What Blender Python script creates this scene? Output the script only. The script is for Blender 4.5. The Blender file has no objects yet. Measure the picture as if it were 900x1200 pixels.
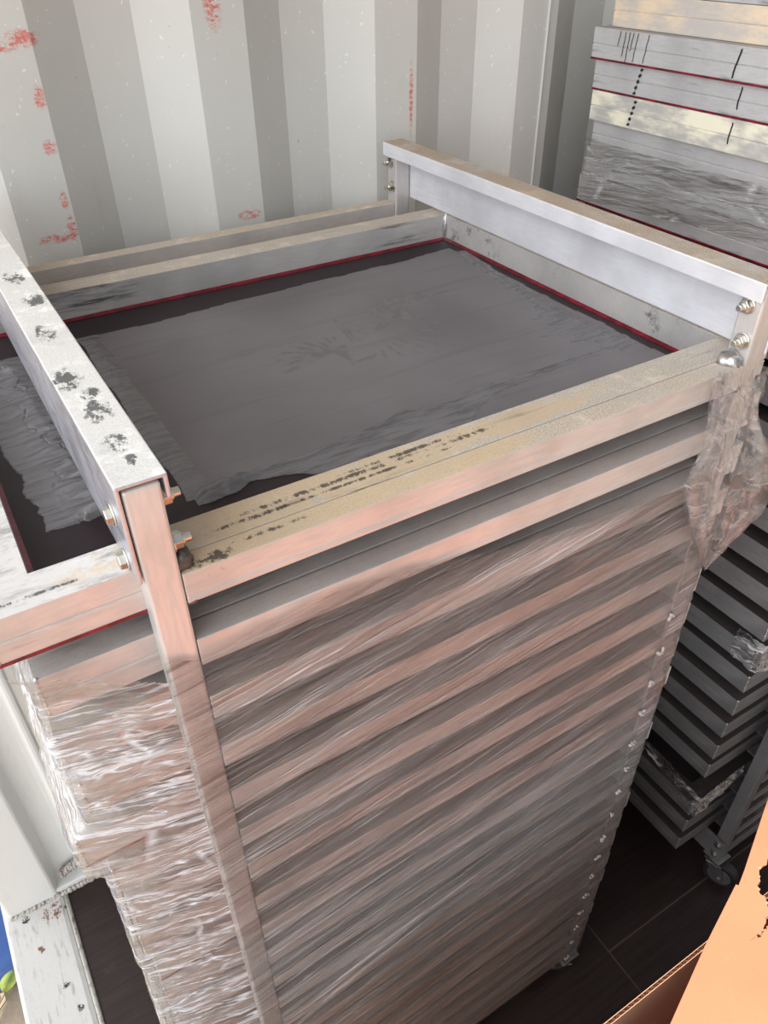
import bpy, bmesh, math, random
from mathutils import Vector, noise, Matrix
random.seed(7)
S = bpy.context.scene
COL = S.collection
Z0 = 1.43                      # height of the rack's top rail above the floor
# ------------------------------------------------------------------ helpers
class MB:
    def __init__(s): s.v = []; s.f = []; s.uv = None
    def add(s, vs, fs):
        n = len(s.v); s.v += [tuple(p) for p in vs]; s.f += [tuple(i + n for i in q) for q in fs]; return s
    def box(s, a, b):
        x0, y0, z0 = a; x1, y1, z1 = b
        return s.add([(x0,y0,z0),(x1,y0,z0),(x1,y1,z0),(x0,y1,z0),(x0,y0,z1),(x1,y0,z1),(x1,y1,z1),(x0,y1,z1)],
                     [(0,3,2,1),(4,5,6,7),(0,1,5,4),(1,2,6,5),(2,3,7,6),(3,0,4,7)])
    def extr(s, prof, axis, a, b):
        """closed 2D profile swept along an axis; profile in the other two axes in order"""
        def P(u, v, t):
            return {0: (t, u, v), 1: (u, t, v), 2: (u, v, t)}[axis]
        n = len(prof)
        vs = [P(u, v, a) for u, v in prof] + [P(u, v, b) for u, v in prof]
        fs = [(i, (i+1) % n, n + (i+1) % n, n + i) for i in range(n)] + [tuple(range(n-1, -1, -1)), tuple(range(n, 2*n))]
        return s.add(vs, fs)
    def cyl(s, c, d, r, h, n=20, r2=None):
        d = Vector(d).normalized(); c = Vector(c); r2 = r if r2 is None else r2
        a = d.orthogonal().normalized(); b = d.cross(a)
        ring = lambda o, q: [o + q*(math.cos(2*math.pi*i/n)*a + math.sin(2*math.pi*i/n)*b) for i in range(n)]
        vs = ring(c, r) + ring(c + d*h, r2)
        return s.add(vs, [(i, (i+1) % n, n+(i+1) % n, n+i) for i in range(n)] + [tuple(range(n-1,-1,-1)), tuple(range(n,2*n))])
    def blob(s, c, r, seed=0, amp=.35, n=12, m=8):
        c = Vector(c); vs = []; fs = []
        for j in range(m+1):
            th = math.pi*j/m
            for i in range(n):
                ph = 2*math.pi*i/n
                d = Vector((math.sin(th)*math.cos(ph), math.sin(th)*math.sin(ph), math.cos(th)))
                k = 1 + amp*noise.noise(d*1.8 + Vector((seed*3.1, seed, 0)))
                vs.append(c + Vector((d.x*r[0], d.y*r[1], d.z*r[2]))*k)
        for j in range(m):
            for i in range(n):
                fs.append((j*n+i, (j+1)*n+i, (j+1)*n+(i+1) % n, j*n+(i+1) % n))
        return s.add(vs, fs)
    def build(s, name, mat, parent=None, bevel=0, smooth=False, local=False, recalc=True):
        off = Vector((0,0,0))
        p = parent
        if not local:
            while p is not None: off += p.location; p = p.parent
        me = bpy.data.meshes.new(name)
        me.from_pydata([tuple(Vector(v) - off) for v in s.v], [], s.f)
        if recalc:
            bm = bmesh.new(); bm.from_mesh(me); bmesh.ops.recalc_face_normals(bm, faces=bm.faces[:]); bm.to_mesh(me); bm.free()
        me.update()
        o = bpy.data.objects.new(name, me); COL.objects.link(o)
        if mat: me.materials.append(mat)
        if parent: o.parent = parent
        if smooth:
            for q in me.polygons: q.use_smooth = True
        if bevel:
            m = o.modifiers.new('bevel', 'BEVEL'); m.width = bevel; m.segments = 2; m.limit_method = 'ANGLE'; m.angle_limit = math.radians(40)
        return o
def tag(o, label=None, cat=None, group=None, kind=None):
    if label: o['label'] = label
    if cat: o['category'] = cat
    if group: o['group'] = group
    if kind: o['kind'] = kind
    return o
def thing(name, loc, label, cat, group=None):
    o = bpy.data.objects.new(name, None); COL.objects.link(o); o.location = loc; o.empty_display_size = .05
    return tag(o, label, cat, group)
def copy_tree(o, parent=None):
    c = o.copy(); COL.objects.link(c)
    if parent: c.parent = parent
    for ch in list(o.children): copy_tree(ch, c)
    return c
# ------------------------------------------------------------------ node helpers
class NT:
    def __init__(s, name):
        s.m = bpy.data.materials.new(name); s.m.use_nodes = True
        s.t = s.m.node_tree; s.t.nodes.clear()
        s.out = s.t.nodes.new('ShaderNodeOutputMaterial')
    def n(s, typ, **kw):
        x = s.t.nodes.new(typ)
        for k, v in kw.items(): setattr(x, k, v)
        return x
    def put(s, sock, val):
        if isinstance(val, bpy.types.NodeSocket): s.t.links.new(val, sock)
        elif val is not None:
            if sock.type == 'RGBA' and len(val) == 3: val = (*val, 1)
            sock.default_value = val
    def coord(s, kind='Object'): return s.n('ShaderNodeTexCoord').outputs[kind]
    def mapping(s, vec, scale=(1,1,1), rot=(0,0,0), loc=(0,0,0)):
        x = s.n('ShaderNodeMapping'); s.put(x.inputs['Vector'], vec)
        x.inputs['Scale'].default_value = scale; x.inputs['Rotation'].default_value = rot; x.inputs['Location'].default_value = loc
        return x.outputs[0]
    def noise(s, vec, scale, detail=4, rough=.55, dist=0):
        x = s.n('ShaderNodeTexNoise'); s.put(x.inputs['Vector'], vec)
        x.inputs['Scale'].default_value = scale; x.inputs['Detail'].default_value = detail
        x.inputs['Roughness'].default_value = rough; x.inputs['Distortion'].default_value = dist
        return x.outputs['Fac']
    def ramp(s, v, a, b, lo=0., hi=1.):
        x = s.n('ShaderNodeMapRange', interpolation_type='SMOOTHSTEP'); s.put(x.inputs['Value'], v)
        x.inputs['From Min'].default_value = a; x.inputs['From Max'].default_value = b
        x.inputs['To Min'].default_value = lo; x.inputs['To Max'].default_value = hi
        return x.outputs[0]
    def math(s, op, a, b=None, c=None):
        x = s.n('ShaderNodeMath', operation=op)
        for i, q in enumerate((a, b, c)):
            if q is not None: s.put(x.inputs[i], q)
        return x.outputs[0]
    def mix(s, f, a, b):
        x = s.n('ShaderNodeMix', data_type='RGBA')
        s.put(x.inputs[0], f); s.put(x.inputs[6], a); s.put(x.inputs[7], b)
        return x.outputs[2]
    def bump(s, h, strength=.3, dist=.001):
        x = s.n('ShaderNodeBump'); x.inputs['Strength'].default_value = strength; x.inputs['Distance'].default_value = dist
        s.put(x.inputs['Height'], h); return x.outputs[0]
    def pbsdf(s, color, rough, metal=0., normal=None, spec=.5, coat=0.):
        x = s.n('ShaderNodeBsdfPrincipled')
        s.put(x.inputs['Base Color'], color); s.put(x.inputs['Roughness'], rough); s.put(x.inputs['Metallic'], metal)
        s.put(x.inputs['Specular IOR Level'], spec); x.inputs['Coat Weight'].default_value = coat
        if normal: s.put(x.inputs['Normal'], normal)
        return x.outputs[0]
    def done(s, sh):
        s.t.links.new(sh, s.out.inputs['Surface']); return s.m
    def up(s):
        """1 where the surface's own top side is (dust settles there)"""
        g = s.n('ShaderNodeNewGeometry'); x = s.n('ShaderNodeSeparateXYZ'); s.put(x.inputs[0], g.outputs['True Normal'])
        return s.ramp(x.outputs[2], .6, .9)
    def marks(s, vec, items, nz, soft=.55):
        """union of ragged marks: items of (centre, radii)"""
        tot = None
        for c, r in items:
            v = s.mapping(vec, scale=tuple(1/q for q in r), loc=tuple(-a/q for a, q in zip(c, r)))
            l = s.n('ShaderNodeVectorMath', operation='LENGTH'); s.put(l.inputs[0], v)
            d = s.math('SUBTRACT', 1.0, l.outputs['Value'])
            d = s.math('MAXIMUM', d, 0.0)
            tot = d if tot is None else s.math('MAXIMUM', tot, d)
        k = s.math('MULTIPLY', tot, nz)
        return s.ramp(k, soft*.25, soft*.6)

def mat_alu(name, base=(.60,.585,.57), dust=(.48,.40,.30), dust_amt=.75, streak=0., metal=.75, rough=.42, black=None, smear=.0, dark=.35, axis=0, rnd=False, tan=None, chalk=None, gr=1.):
    metal *= .62
    t = NT(name); c0 = c = t.coord()
    if rnd:
        oi = t.n('ShaderNodeObjectInfo'); va = t.n('ShaderNodeVectorMath', operation='ADD'); cx = t.n('ShaderNodeCombineXYZ')
        t.put(cx.inputs[0], t.math('MULTIPLY', oi.outputs['Random'], 37.)); t.put(cx.inputs[1], t.math('MULTIPLY', oi.outputs['Random'], 11.))
        t.put(va.inputs[0], c); t.put(va.inputs[1], cx.outputs[0]); c = va.outputs[0]
    sc = [10,10,10]; sc[axis] = 1.2
    br = t.noise(t.mapping(c, scale=(sc[0]*30, sc[1]*30, sc[2]*30)), 1.0, 3)
    blot = t.noise(c, 9, 5, .6)
    col = t.mix(t.ramp(blot, .35, .7), base, tuple(q*.78 for q in base))
    col = t.mix(t.ramp(br, .3, .75, 0, .25), col, tuple(q*.6 for q in base))
    met = t.math('MULTIPLY', t.ramp(t.noise(c, 22, 4), .3, .7, .8, 1.), metal)
    rg = t.ramp(br, .25, .75, rough-.08, rough+.1)
    up = t.up()
    grain = t.noise(c, 520, 3, .75)
    d = t.math('MULTIPLY', up, t.ramp(t.noise(c, 14, 5, .65), .28, .55, dust_amt*.55, dust_amt))
    dcol = t.mix(t.ramp(grain, .35, .65), tuple(q*(1-.28*gr) for q in dust), tuple(min(1, q*(1+.22*gr)) for q in dust))
    dcol = t.mix(t.ramp(t.noise(c, 30, 5, .7), .5, .72), dcol, tuple(min(1,q*1.35) for q in dust))
    col = t.mix(d, col, dcol)
    met = t.math('MULTIPLY', met, t.math('SUBTRACT', 1.0, d))
    rg = t.math('ADD', rg, t.math('MULTIPLY', d, .4))
    if chalk:      # pale wiped residue
        k = t.math('MULTIPLY', t.marks(c0, chalk, t.ramp(t.noise(c, 30, 5, .7), .2, .5), .4), up)
        col = t.mix(t.math('MULTIPLY', k, .85), col, t.mix(t.ramp(t.noise(t.mapping(c, scale=(20,60,20)), 1., 6, .7), .45, .66), (.66,.65,.63), (.30,.29,.28)))
    if tan:        # yellowish residue dried on part of the bar
        k = t.marks(c0, tan, t.ramp(t.noise(c, 26, 5, .7), .25, .6), .5)
        k = t.math('MULTIPLY', k, up)
        col = t.mix(t.math('MULTIPLY', k, .6), col, (.60,.44,.26))
    if smear:      # ink wiped along the bar
        sv = [60,60,60]; sv[axis] = 5
        k = t.math('MULTIPLY', t.ramp(t.noise(t.mapping(c, scale=tuple(sv)), 1.0, 6, .7), .52, .68), t.ramp(t.noise(c, 6, 3), .42, .62, 0, smear))
        col = t.mix(k, col, (.028,.026,.026)); met = t.math('MULTIPLY', met, t.math('SUBTRACT', 1.0, k))
    if black:
        k = t.marks(c0, black, t.ramp(t.noise(t.mapping(c, scale=(1,.6,1)), 85, 7, .8), .38, .64), .62)
        col = t.mix(t.math('MULTIPLY', k, .85), col, (.03,.03,.03))
    b = t.bump(t.math('ADD', br, t.math('MULTIPLY', t.math('MULTIPLY', grain, d), 2.0*gr)), .18, .0006)
    return t.done(t.pbsdf(col, rg, met, b))
M = {}
M['post'] = mat_alu('post aluminium', base=(.62,.59,.57), axis=2, dust_amt=.5)
M['dull'] = mat_alu('shade-darkened rack aluminium', base=(.26,.26,.27), dust=(.05,.04,.035), dust_amt=1., axis=2)  # post and rail metal darkened in colour for the far rack's shade
M['rail_dusty'] = mat_alu('dusty rail aluminium', base=(.62,.585,.56), dust=(.52,.44,.35), dust_amt=1., axis=0, tan=[((-.24,-.33,0),(.26,.04,.03)), ((-.1,-.33,0),(.18,.03,.03))],
    black=[((-.27,-.335,0),(.03,.010,.03)), ((-.22,-.328,0),(.05,.004,.03))])
M['rail'] = mat_alu('rail aluminium', base=(.62,.585,.56), dust=(.30,.27,.25), dust_amt=.45, axis=0, rnd=True)
M['frame'] = mat_alu('screen frame aluminium', base=(.60,.58,.565), dust=(.32,.29,.27), dust_amt=.4, smear=.6, axis=0, rnd=True)
M['frame_top'] = mat_alu('stained screen frame aluminium', base=(.60,.58,.565), dust=(.50,.44,.36), dust_amt=.85, smear=1.0, axis=0, chalk=[((.05,.02,0),(.14,.06,.03)),((.015,.2,0),(.06,.3,.03))], tan=[((.24,.018,0),(.24,.03,.03)),((.42,.018,0),(.2,.02,.03))],
    black=[((.20,.012,0),(.09,.004,.03)),((.27,.020,0),(.14,.0045,.03)),((.35,.026,0),(.10,.004,.03)),((.30,.012,0),(.12,.003,.03)),((.40,.02,0),(.05,.005,.03)),((.03,.012,0),(.06,.003,.03))])
M['frame_shaded'] = mat_alu('shade-darkened screen frame aluminium', base=(.25,.25,.255), dust=(.030,.022,.020), dust_amt=1.3, smear=.5, axis=1)  # frame metal darkened, tops near black, to paint the shade between screens
M['frame_grey'] = mat_alu('grey screen frame aluminium', base=(.58,.58,.585), dust=(.30,.27,.25), dust_amt=.7, smear=1., axis=1)
M['beam_right'] = mat_alu('clean beam aluminium', base=(.80,.80,.84), dust=(.42,.34,.25), dust_amt=.95, axis=1, metal=.6)
M['beam_left'] = mat_alu('chalky beam aluminium', gr=.35, metal=1.5, rough=.34, base=(.60,.60,.66), dust=(.70,.69,.66), dust_amt=1.25, axis=1,
    black=[((-0.3061,-0.242,Z0+.0855),(0.016,0.026,.02)), ((-0.3061,-0.292,Z0+.0855),(0.015,0.018,.02)), ((-0.3121,-0.182,Z0+.0855),(0.018,0.03,.02)), ((-0.3041,-0.214,Z0+.0855),(0.012,0.014,.02)), ((-0.3081,-0.092,Z0+.0855),(0.012,0.03,.02)), ((-0.3001,-0.012,Z0+.0855),(0.015,0.03,.02)), ((-0.3061,0.058,Z0+.0855),(0.014,0.03,.02)), ((-0.3041,-0.318,Z0+.0855),(0.012,0.012,.02))])
t = NT('pale yellow paint on aluminium'); c = t.coord()
M['frame_yellow'] = t.done(t.pbsdf(t.mix(t.ramp(t.noise(t.mapping(c, scale=(1,.5,1.6)), 30, 5), .36, .6), (.74,.71,.56), (.40,.39,.37)), .6, 0, t.bump(t.noise(c, 120, 4), .2, .001)))
t = NT('beige overspray on aluminium'); c = t.coord()
k = t.ramp(t.noise(t.mapping(c, scale=(1,.35,1.2)), 24, 5, .65), .36, .6)
M['frame_beige'] = t.done(t.pbsdf(t.mix(k, (.72,.58,.42), (.48,.45,.42)), .6, .1, t.bump(t.noise(c, 100, 4), .2, .001)))
def plain(name, col, rough, metal=0, nscale=40, var=.25, bump=.1, spec=.5, coat=0.):
    t = NT(name); c = t.coord()
    return t.done(t.pbsdf(t.mix(t.ramp(t.noise(c, nscale, 5), .3, .7), col, tuple(q*(1-var) for q in col)), rough, metal, t.bump(t.noise(c, nscale*4, 3), bump, .001), spec, coat))
M['zinc'] = plain('zinc plated steel', (.68,.66,.60), .28, 1, 60, .2)
M['dark_steel'] = plain('dull caster steel', (.38,.38,.39), .35, .9, 60, .3)
M['weld'] = plain('weld bead', (.66,.65,.64), .32, .9, 90, .45, .5)
M['burnt'] = plain('sooty weld bead', (.16,.14,.13), .45, .5, 120, .6, .6)
M['red'] = plain('red mesh glue', (.21,.006,.020), .35, 0, 70, .7, .4)
M['rubber'] = plain('black rubber', (.02,.02,.02), .5, 0, 60, .3)
M['wheel'] = plain('grey caster wheel', (.10,.10,.105), .4, 0, 60, .3)
M['emulsion'] = plain('dark maroon emulsion', (.024,.014,.018), .45, 0, 7, .4, .08, .3)
t = NT('screen mesh of lower frames'); M['mesh'] = t.done(t.pbsdf((.04,.028,.03), .5))
# wet ink
t = NT('wet dark grey ink'); c = t.coord()
st = t.noise(t.mapping(c, scale=(2.2,38,1), rot=(0,0,math.radians(-6))), 1.6, 4, .6)
bl = t.noise(c, 5, 4, .55)
col = t.mix(t.ramp(bl, .36, .66), (.125,.116,.121), (.168,.158,.165))
col = t.mix(t.ramp(st, .52, .72, 0, .45), col, (.088,.08,.086))
M['ink'] = t.done(t.pbsdf(col, t.ramp(bl, .3, .7, .36, .48), 0, t.bump(t.math('ADD', st, t.math('MULTIPLY', t.noise(c, 160, 4), .35)), .12, .001), .5))
t = NT('thick ink ridge'); c = t.coord()
st = t.noise(t.mapping(c, scale=(18,150,1), rot=(0,0,math.radians(-12))), 1.0, 5, .65)
col = t.mix(t.ramp(st, .42, .68), (.150,.146,.156), (.085,.081,.086))
M['ridge'] = t.done(t.pbsdf(col, .24, 0, t.bump(t.noise(c, 170, 6, .7), .5, .0018), .7))
t = NT('ghost of old print'); c = t.coord()
M['ghost'] = t.done(t.pbsdf(t.mix(t.ramp(t.noise(c, 60, 5), .4, .6), (.117,.109,.114), (.156,.147,.153)), .42, 0))

# container paint with scuffs
def wall_mat(name, marks, tint=(.60,.595,.56)):
    t = NT(name); c = t.coord()
    col = t.mix(t.ramp(t.noise(c, 2.2, 4), .3, .7), tint, tuple(q*.93 for q in tint))
    col = t.mix(t.ramp(t.noise(t.mapping(c, scale=(1,1,.3)), 14, 5, .7), .56, .8, 0, .35), col, (.44,.41,.35))
    sp = t.ramp(t.noise(c, 150, 1), .72, .76)
    col = t.mix(t.math('MULTIPLY', sp, .6), col, (.80,.80,.78))
    dk = t.ramp(t.noise(t.mapping(c, loc=(3,1,2)), 85, 3), .74, .78)
    col = t.mix(t.math('MULTIPLY', dk, .6), col, (.2,.18,.15))
    if marks:
        k = t.marks(c, marks, t.ramp(t.noise(t.mapping(c, scale=(1,1,2.4)), 90, 8, .85), .38, .57), .9)
        col = t.mix(t.math('MULTIPLY', k, t.ramp(t.noise(c, 260, 2), .3, .6, .4, .9)), col, (.60,.11,.08))
    b = t.bump(t.noise(c, 60, 3), .12, .001)
    return t.done(t.pbsdf(col, .42, 0, b, .5))
WY = .737
red = [((.108,WY,Z0+.247),(.035,.05,.016)), ((.06,WY,Z0+.24),(.07,.05,.012)), ((.110,WY,Z0+.183),(.012,.05,.024)), ((.108,WY,Z0+.126),(.014,.05,.016)),
       ((.109,WY,Z0+.06),(.009,.05,.02)), ((.110,WY,Z0+.022),(.012,.05,.028)), ((.085,WY,Z0+.012),(.04,.05,.010)), ((.372,WY,Z0-.002),(.03,.05,.012)),
       ((.352,WY,Z0+.27),(.02,.05,.05)), ((.665,WY,Z0+.13),(.006,.05,.09))]
M['wall'] = wall_mat('off white container paint', red)
M['post_paint'] = wall_mat('white corner post paint', [], (.70,.71,.69))
t = NT('chipped white sill paint'); c = t.coord()
col = t.mix(t.ramp(t.noise(t.mapping(c, scale=(6,1,1)), 14, 6, .7), .52, .72), (.52,.51,.49), (.30,.27,.23))
k = t.marks(c, [((-.345,.63,0),(.012,.014,.05)), ((-.30,.70,0),(.05,.03,.05))], t.ramp(t.noise(c, 75, 7, .8), .42, .62), .6)
col = t.mix(k, col, (.16,.075,.04))
k = t.marks(c, [((-.36,.715,0),(.012,.012,.05)), ((-.315,.53,0),(.012,.01,.05)), ((-.30,.47,0),(.01,.01,.05))], t.ramp(t.noise(c, 110, 6, .8), .4, .6), .5)
col = t.mix(k, col, (.03,.03,.03))
M['sill'] = t.done(t.pbsdf(col, .55, 0, t.bump(t.noise(c, 60, 5), .3, .002)))
t = NT('rusty weld seam'); c = t.coord()
M['rust'] = t.done(t.pbsdf(t.mix(t.ramp(t.noise(c, 60, 6, .7), .50, .68), (.46,.44,.40), (.15,.08,.05)), .75, 0, t.bump(t.noise(c, 120, 5), .5, .002)))
t = NT('dark brown plywood floor'); c = t.coord()
gr = t.noise(t.mapping(c, scale=(2,40,1)), 3, 6, .6)
col = t.mix(t.ramp(gr, .35, .7), (.030,.019,.017), (.018,.011,.010))
col = t.mix(t.ramp(t.noise(c, 7, 6, .65), .62, .78, 0, .4), col, (.12,.085,.06))
M['floor'] = t.done(t.pbsdf(col, t.ramp(t.noise(c, 12, 4), .3, .7, .38, .55), 0, t.bump(gr, .15, .001), .32))
t = NT('worn floor joint'); M['joint'] = t.done(t.pbsdf((.075,.052,.042), .7))
t = NT('ceiling paint'); M['ceil'] = t.done(t.pbsdf((.60,.59,.56), .6))
# cardboard
def card(name, a, flute=None):
    t = NT(name); c = t.coord()
    col = t.mix(t.ramp(t.noise(c, 7, 5), .3, .7), a, tuple(q*.9 for q in a))
    col = t.mix(t.ramp(t.noise(t.mapping(c, scale=(40,40,40)), 6, 2), .4, .7, 0, .12), col, tuple(q*.7 for q in a))
    h = t.noise(c, 30, 5)
    if flute:
        w = t.n('ShaderNodeTexWave', wave_type='BANDS', bands_direction='X'); t.put(w.inputs['Vector'], c); w.inputs['Scale'].default_value = flute
        h = t.math('ADD', h, w.outputs['Fac'])
        col = t.mix(t.math('MULTIPLY', w.outputs['Fac'], .22), col, tuple(q*.6 for q in a))
    return t.done(t.pbsdf(col, .8, 0, t.bump(h, .25, .0012), .2))
M['card'] = card('cardboard', (.57,.178,.098))
M['card_in'] = card('cardboard inner liner', (.66,.38,.25), 62)
M['card_torn'] = card('torn cardboard fibre', (.60,.27,.17))
# stretch film
def film(name, base, streak, rot, sx, sy, white=(.93,.93,.94), broad=.5, crinkle=0., dk=0., shine=1., hairk=.8, wave=.012):
    """thin clear film: faint milky haze, white where it is gathered into wrinkles, sharp little reflections on the folds"""
    t = NT(name); uv = t.coord('UV')
    r = t.mapping(uv, rot=(0,0,rot))
    wob = t.noise(t.mapping(uv, scale=(9,14,1)), 1.0, 3, .6)
    sep = t.n('ShaderNodeSeparateXYZ'); t.put(sep.inputs[0], r)
    vv = t.math('ADD', sep.outputs[1], t.math('MULTIPLY', wob, wave))
    cmb = t.n('ShaderNodeCombineXYZ'); t.put(cmb.inputs[0], sep.outputs[0]); t.put(cmb.inputs[1], vv)
    fine = t.noise(t.mapping(cmb.outputs[0], scale=(sx, sy, 1)), 1.0, 6, .7)
    def lines(kx, ky, w, seed):           # thin wandering wrinkle lines along the stretch
        q = t.noise(t.mapping(cmb.outputs[0], scale=(sx*kx, sy*ky, 1), loc=(seed,2*seed,0)), 1.0, 3, .6)
        q = t.math('ABSOLUTE', t.math('SUBTRACT', q, .5))
        return t.math('MULTIPLY', t.ramp(q, 0., w, 1., 0.), t.ramp(t.noise(t.mapping(cmb.outputs[0], scale=(sx*2.5*kx, sy*.4*ky, 1), loc=(seed+4,1,0)), 1., 3), .38, .62, .0, 1.))
    hair = t.math('MAXIMUM', lines(.8, .55, .034, 1.), lines(.5, 1.1, .045, 6.))
    bro = t.noise(t.mapping(cmb.outputs[0], scale=(sx*.5, sy*.16, 1), loc=(5,3,0)), 1.0, 3, .5)
    a = t.n('ShaderNodeAttribute', attribute_name='amt').outputs['Fac']
    f = t.math('MULTIPLY', t.ramp(fine, .50, .80), streak)
    f = t.math('MULTIPLY', f, t.ramp(bro, .36, .62, .05, 1.))
    f = t.math('ADD', f, t.math('MULTIPLY', hair, streak*hairk))
    f = t.math('ADD', f, t.ramp(bro, .42, .72, base*.5, base*(1+broad)))
    h = t.math('ADD', t.math('ADD', fine, t.math('MULTIPLY', hair, .6)), t.math('MULTIPLY', bro, 1.5))
    if crinkle:
        vr = t.n('ShaderNodeTexVoronoi', feature='DISTANCE_TO_EDGE'); t.put(vr.inputs['Vector'], t.mapping(cmb.outputs[0], scale=(sx*1.6, sy*.22, 1))); vr.inputs['Scale'].default_value = 1.
        ln = t.ramp(vr.outputs['Distance'], 0., .06, 1., 0.)
        ln = t.math('MULTIPLY', ln, t.ramp(t.noise(t.mapping(r, scale=(14,30,1)), 1., 3), .45, .62))
        f = t.math('ADD', f, t.math('MULTIPLY', ln, crinkle))
        h = t.math('ADD', h, t.math('MULTIPLY', ln, .6))
    f = t.math('MULTIPLY', f, a)
    f = t.math('MINIMUM', f, .9)
    nb = t.bump(h, .7, .004)
    gl = t.n('ShaderNodeBsdfGlossy'); gl.inputs['Roughness'].default_value = .2; gl.inputs['Color'].default_value = (shine,shine,shine,1); t.put(gl.inputs['Normal'], nb)
    df = t.n('ShaderNodeBsdfDiffuse'); df.inputs['Color'].default_value = (*white, 1); t.put(df.inputs['Normal'], nb)
    tl = t.n('ShaderNodeBsdfTranslucent'); tl.inputs['Color'].default_value = (*white, 1); t.put(tl.inputs['Normal'], nb)
    m1 = t.n('ShaderNodeMixShader'); m1.inputs[0].default_value = .35; t.put(m1.inputs[1], df.outputs[0]); t.put(m1.inputs[2], tl.outputs[0])
    m2 = t.n('ShaderNodeMixShader'); m2.inputs[0].default_value = .25; t.put(m2.inputs[1], m1.outputs[0]); t.put(m2.inputs[2], gl.outputs[0])
    tr = t.n('ShaderNodeBsdfTransparent')
    if dk:   # streaks along the stretch tint what shows through darker
        t.put(tr.inputs['Color'], t.mix(t.math('MULTIPLY', t.ramp(t.noise(t.mapping(cmb.outputs[0], scale=(sx, sy*.7, 1), loc=(9,2,0)), 1., 4, .65), .48, .70), dk), (.97,.97,.97), (.50,.45,.43)))
    else: tr.inputs['Color'].default_value = (.97,.97,.97,1)
    fr = t.n('ShaderNodeFresnel'); fr.inputs['IOR'].default_value = 1.42; t.put(fr.inputs['Normal'], nb)
    frf = t.math('MULTIPLY', fr.outputs[0], .8*shine)
    m3 = t.n('ShaderNodeMixShader'); t.put(m3.inputs[0], frf); t.put(m3.inputs[1], tr.outputs[0]); t.put(m3.inputs[2], gl.outputs[0])
    m4 = t.n('ShaderNodeMixShader'); t.put(m4.inputs[0], f); t.put(m4.inputs[1], m3.outputs[0]); t.put(m4.inputs[2], m2.outputs[0])
    return t.done(m4.outputs[0])
M['film_front'] = film('stretch film pulled tight', .13, .55, math.radians(-9), 2.2, 210, dk=.95, hairk=1.05, wave=.010, crinkle=.14)
M['film_left'] = film('stretch film crinkled', .04, .80, math.radians(-3), 7, 85, white=(.90,.94,1.0), crinkle=.6, dk=.9, hairk=1.6, shine=.6, wave=.022)  # bluish white paints the left sky light into otherwise neutral film
M['film_knot'] = film('bunched stretch film', .10, .25, math.radians(75), 22, 45, white=(.93,.89,.87), crinkle=.35, shine=.35, hairk=.8, wave=.03)
M['film_dark'] = film('stretch film on far rack', .015, .22, math.radians(8), 4, 75, crinkle=.9, hairk=2.2, shine=.7, wave=.03, dk=.6)

# ------------------------------------------------------------------ the setting
YR = -.02                       # unseen roof edge, set so the sun falls on the box alone
PIT = .279; X_START = .117
def corr_y(x):
    u = (x - X_START) % PIT
    d = .034
    if u < .067: return WY + d*u/.067
    if u < .137: return WY + d
    if u < .204: return WY + d*(1 - (u-.137)/.067)
    return WY
H0, H1 = 0.0, Z0 + .96
mb = MB()
xs = [-.20, -.162]
k = -1
while True:
    for du in (0, .067, .137, .204):
        x = X_START + k*PIT + du
        if x > -.1 and x < 3.6: xs.append(x)
    k += 1
    if X_START + k*PIT > 3.6: break
xs = sorted(xs)
n = len(xs)
vs = [(x, corr_y(x) if x > -.1 else WY, 0) for x in xs]
mb.add([(x, y, H0) for x, y, _ in vs] + [(x, y, H1) for x, y, _ in vs] + [(x, y+.03, H0) for x, y, _ in vs] + [(x, y+.03, H1) for x, y, _ in vs],
       [(i, i+1, n+i+1, n+i) for i in range(n-1)] + [(2*n+i+1, 2*n+i, 3*n+i, 3*n+i+1) for i in range(n-1)] +
       [(n+i, n+i+1, 3*n+i+1, 3*n+i) for i in range(n-1)] + [(i+1, i, 2*n+i, 2*n+i+1) for i in range(n-1)] + [(0, n, 3*n, 2*n), (2*n-1, n-1, 3*n-1, 4*n-1)])
tag(mb.build('wall_back', M['wall'], bevel=.006), kind='structure')
mb = MB().extr([(.932, WY-.0025), (.9335, WY-.0035), (.935, WY-.0025), (.935, WY), (.932, WY)], 2, .02, H1-.01)
tag(mb.build('trim_3', M['wall']), kind='structure')          # thin vertical weld seam
tag(MB().box((-.272,-1.3,-.03), (3.6, WY+.1, 0)).build('floor', M['floor']), kind='structure')
mb = MB()
mb.box((.7085,-.58,0), (.7115,.60,.0006)); mb.box((.7115,-.022,0), (1.9,-.0185,.0006)); mb.box((1.9,-.58,0),(1.903,.6,.0006))
tag(mb.build('trim_4', M['joint']), kind='structure')
tag(MB().box((-.40,YR,H1), (3.6, WY+.1, H1+.05)).build('ceiling', M['ceil']), kind='structure')
tag(MB().box((3.6,YR-.06,-.03), (3.65, WY+.1, H1+.05)).build('wall_right', M['ceil']), kind='structure')
mb = MB().box((1.55,YR-.06,-.03), (3.65,YR,H1+.05))
tag(mb.build('wall_front', M['ceil']), kind='structure')
# corner post of the door end: face, groove, ridge
prof = [(-.392, WY-.004), (-.285, WY-.004), (-.274, WY+.03), (-.222, WY+.03), (-.212, WY-.003), (-.202, WY-.006), (-.192, WY-.001), (-.19, WY+.05), (-.392, WY+.05)]
tag(MB().extr(prof, 2, 0, H1).build('trim_2', M['post_paint'], bevel=.006), kind='structure')
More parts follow.
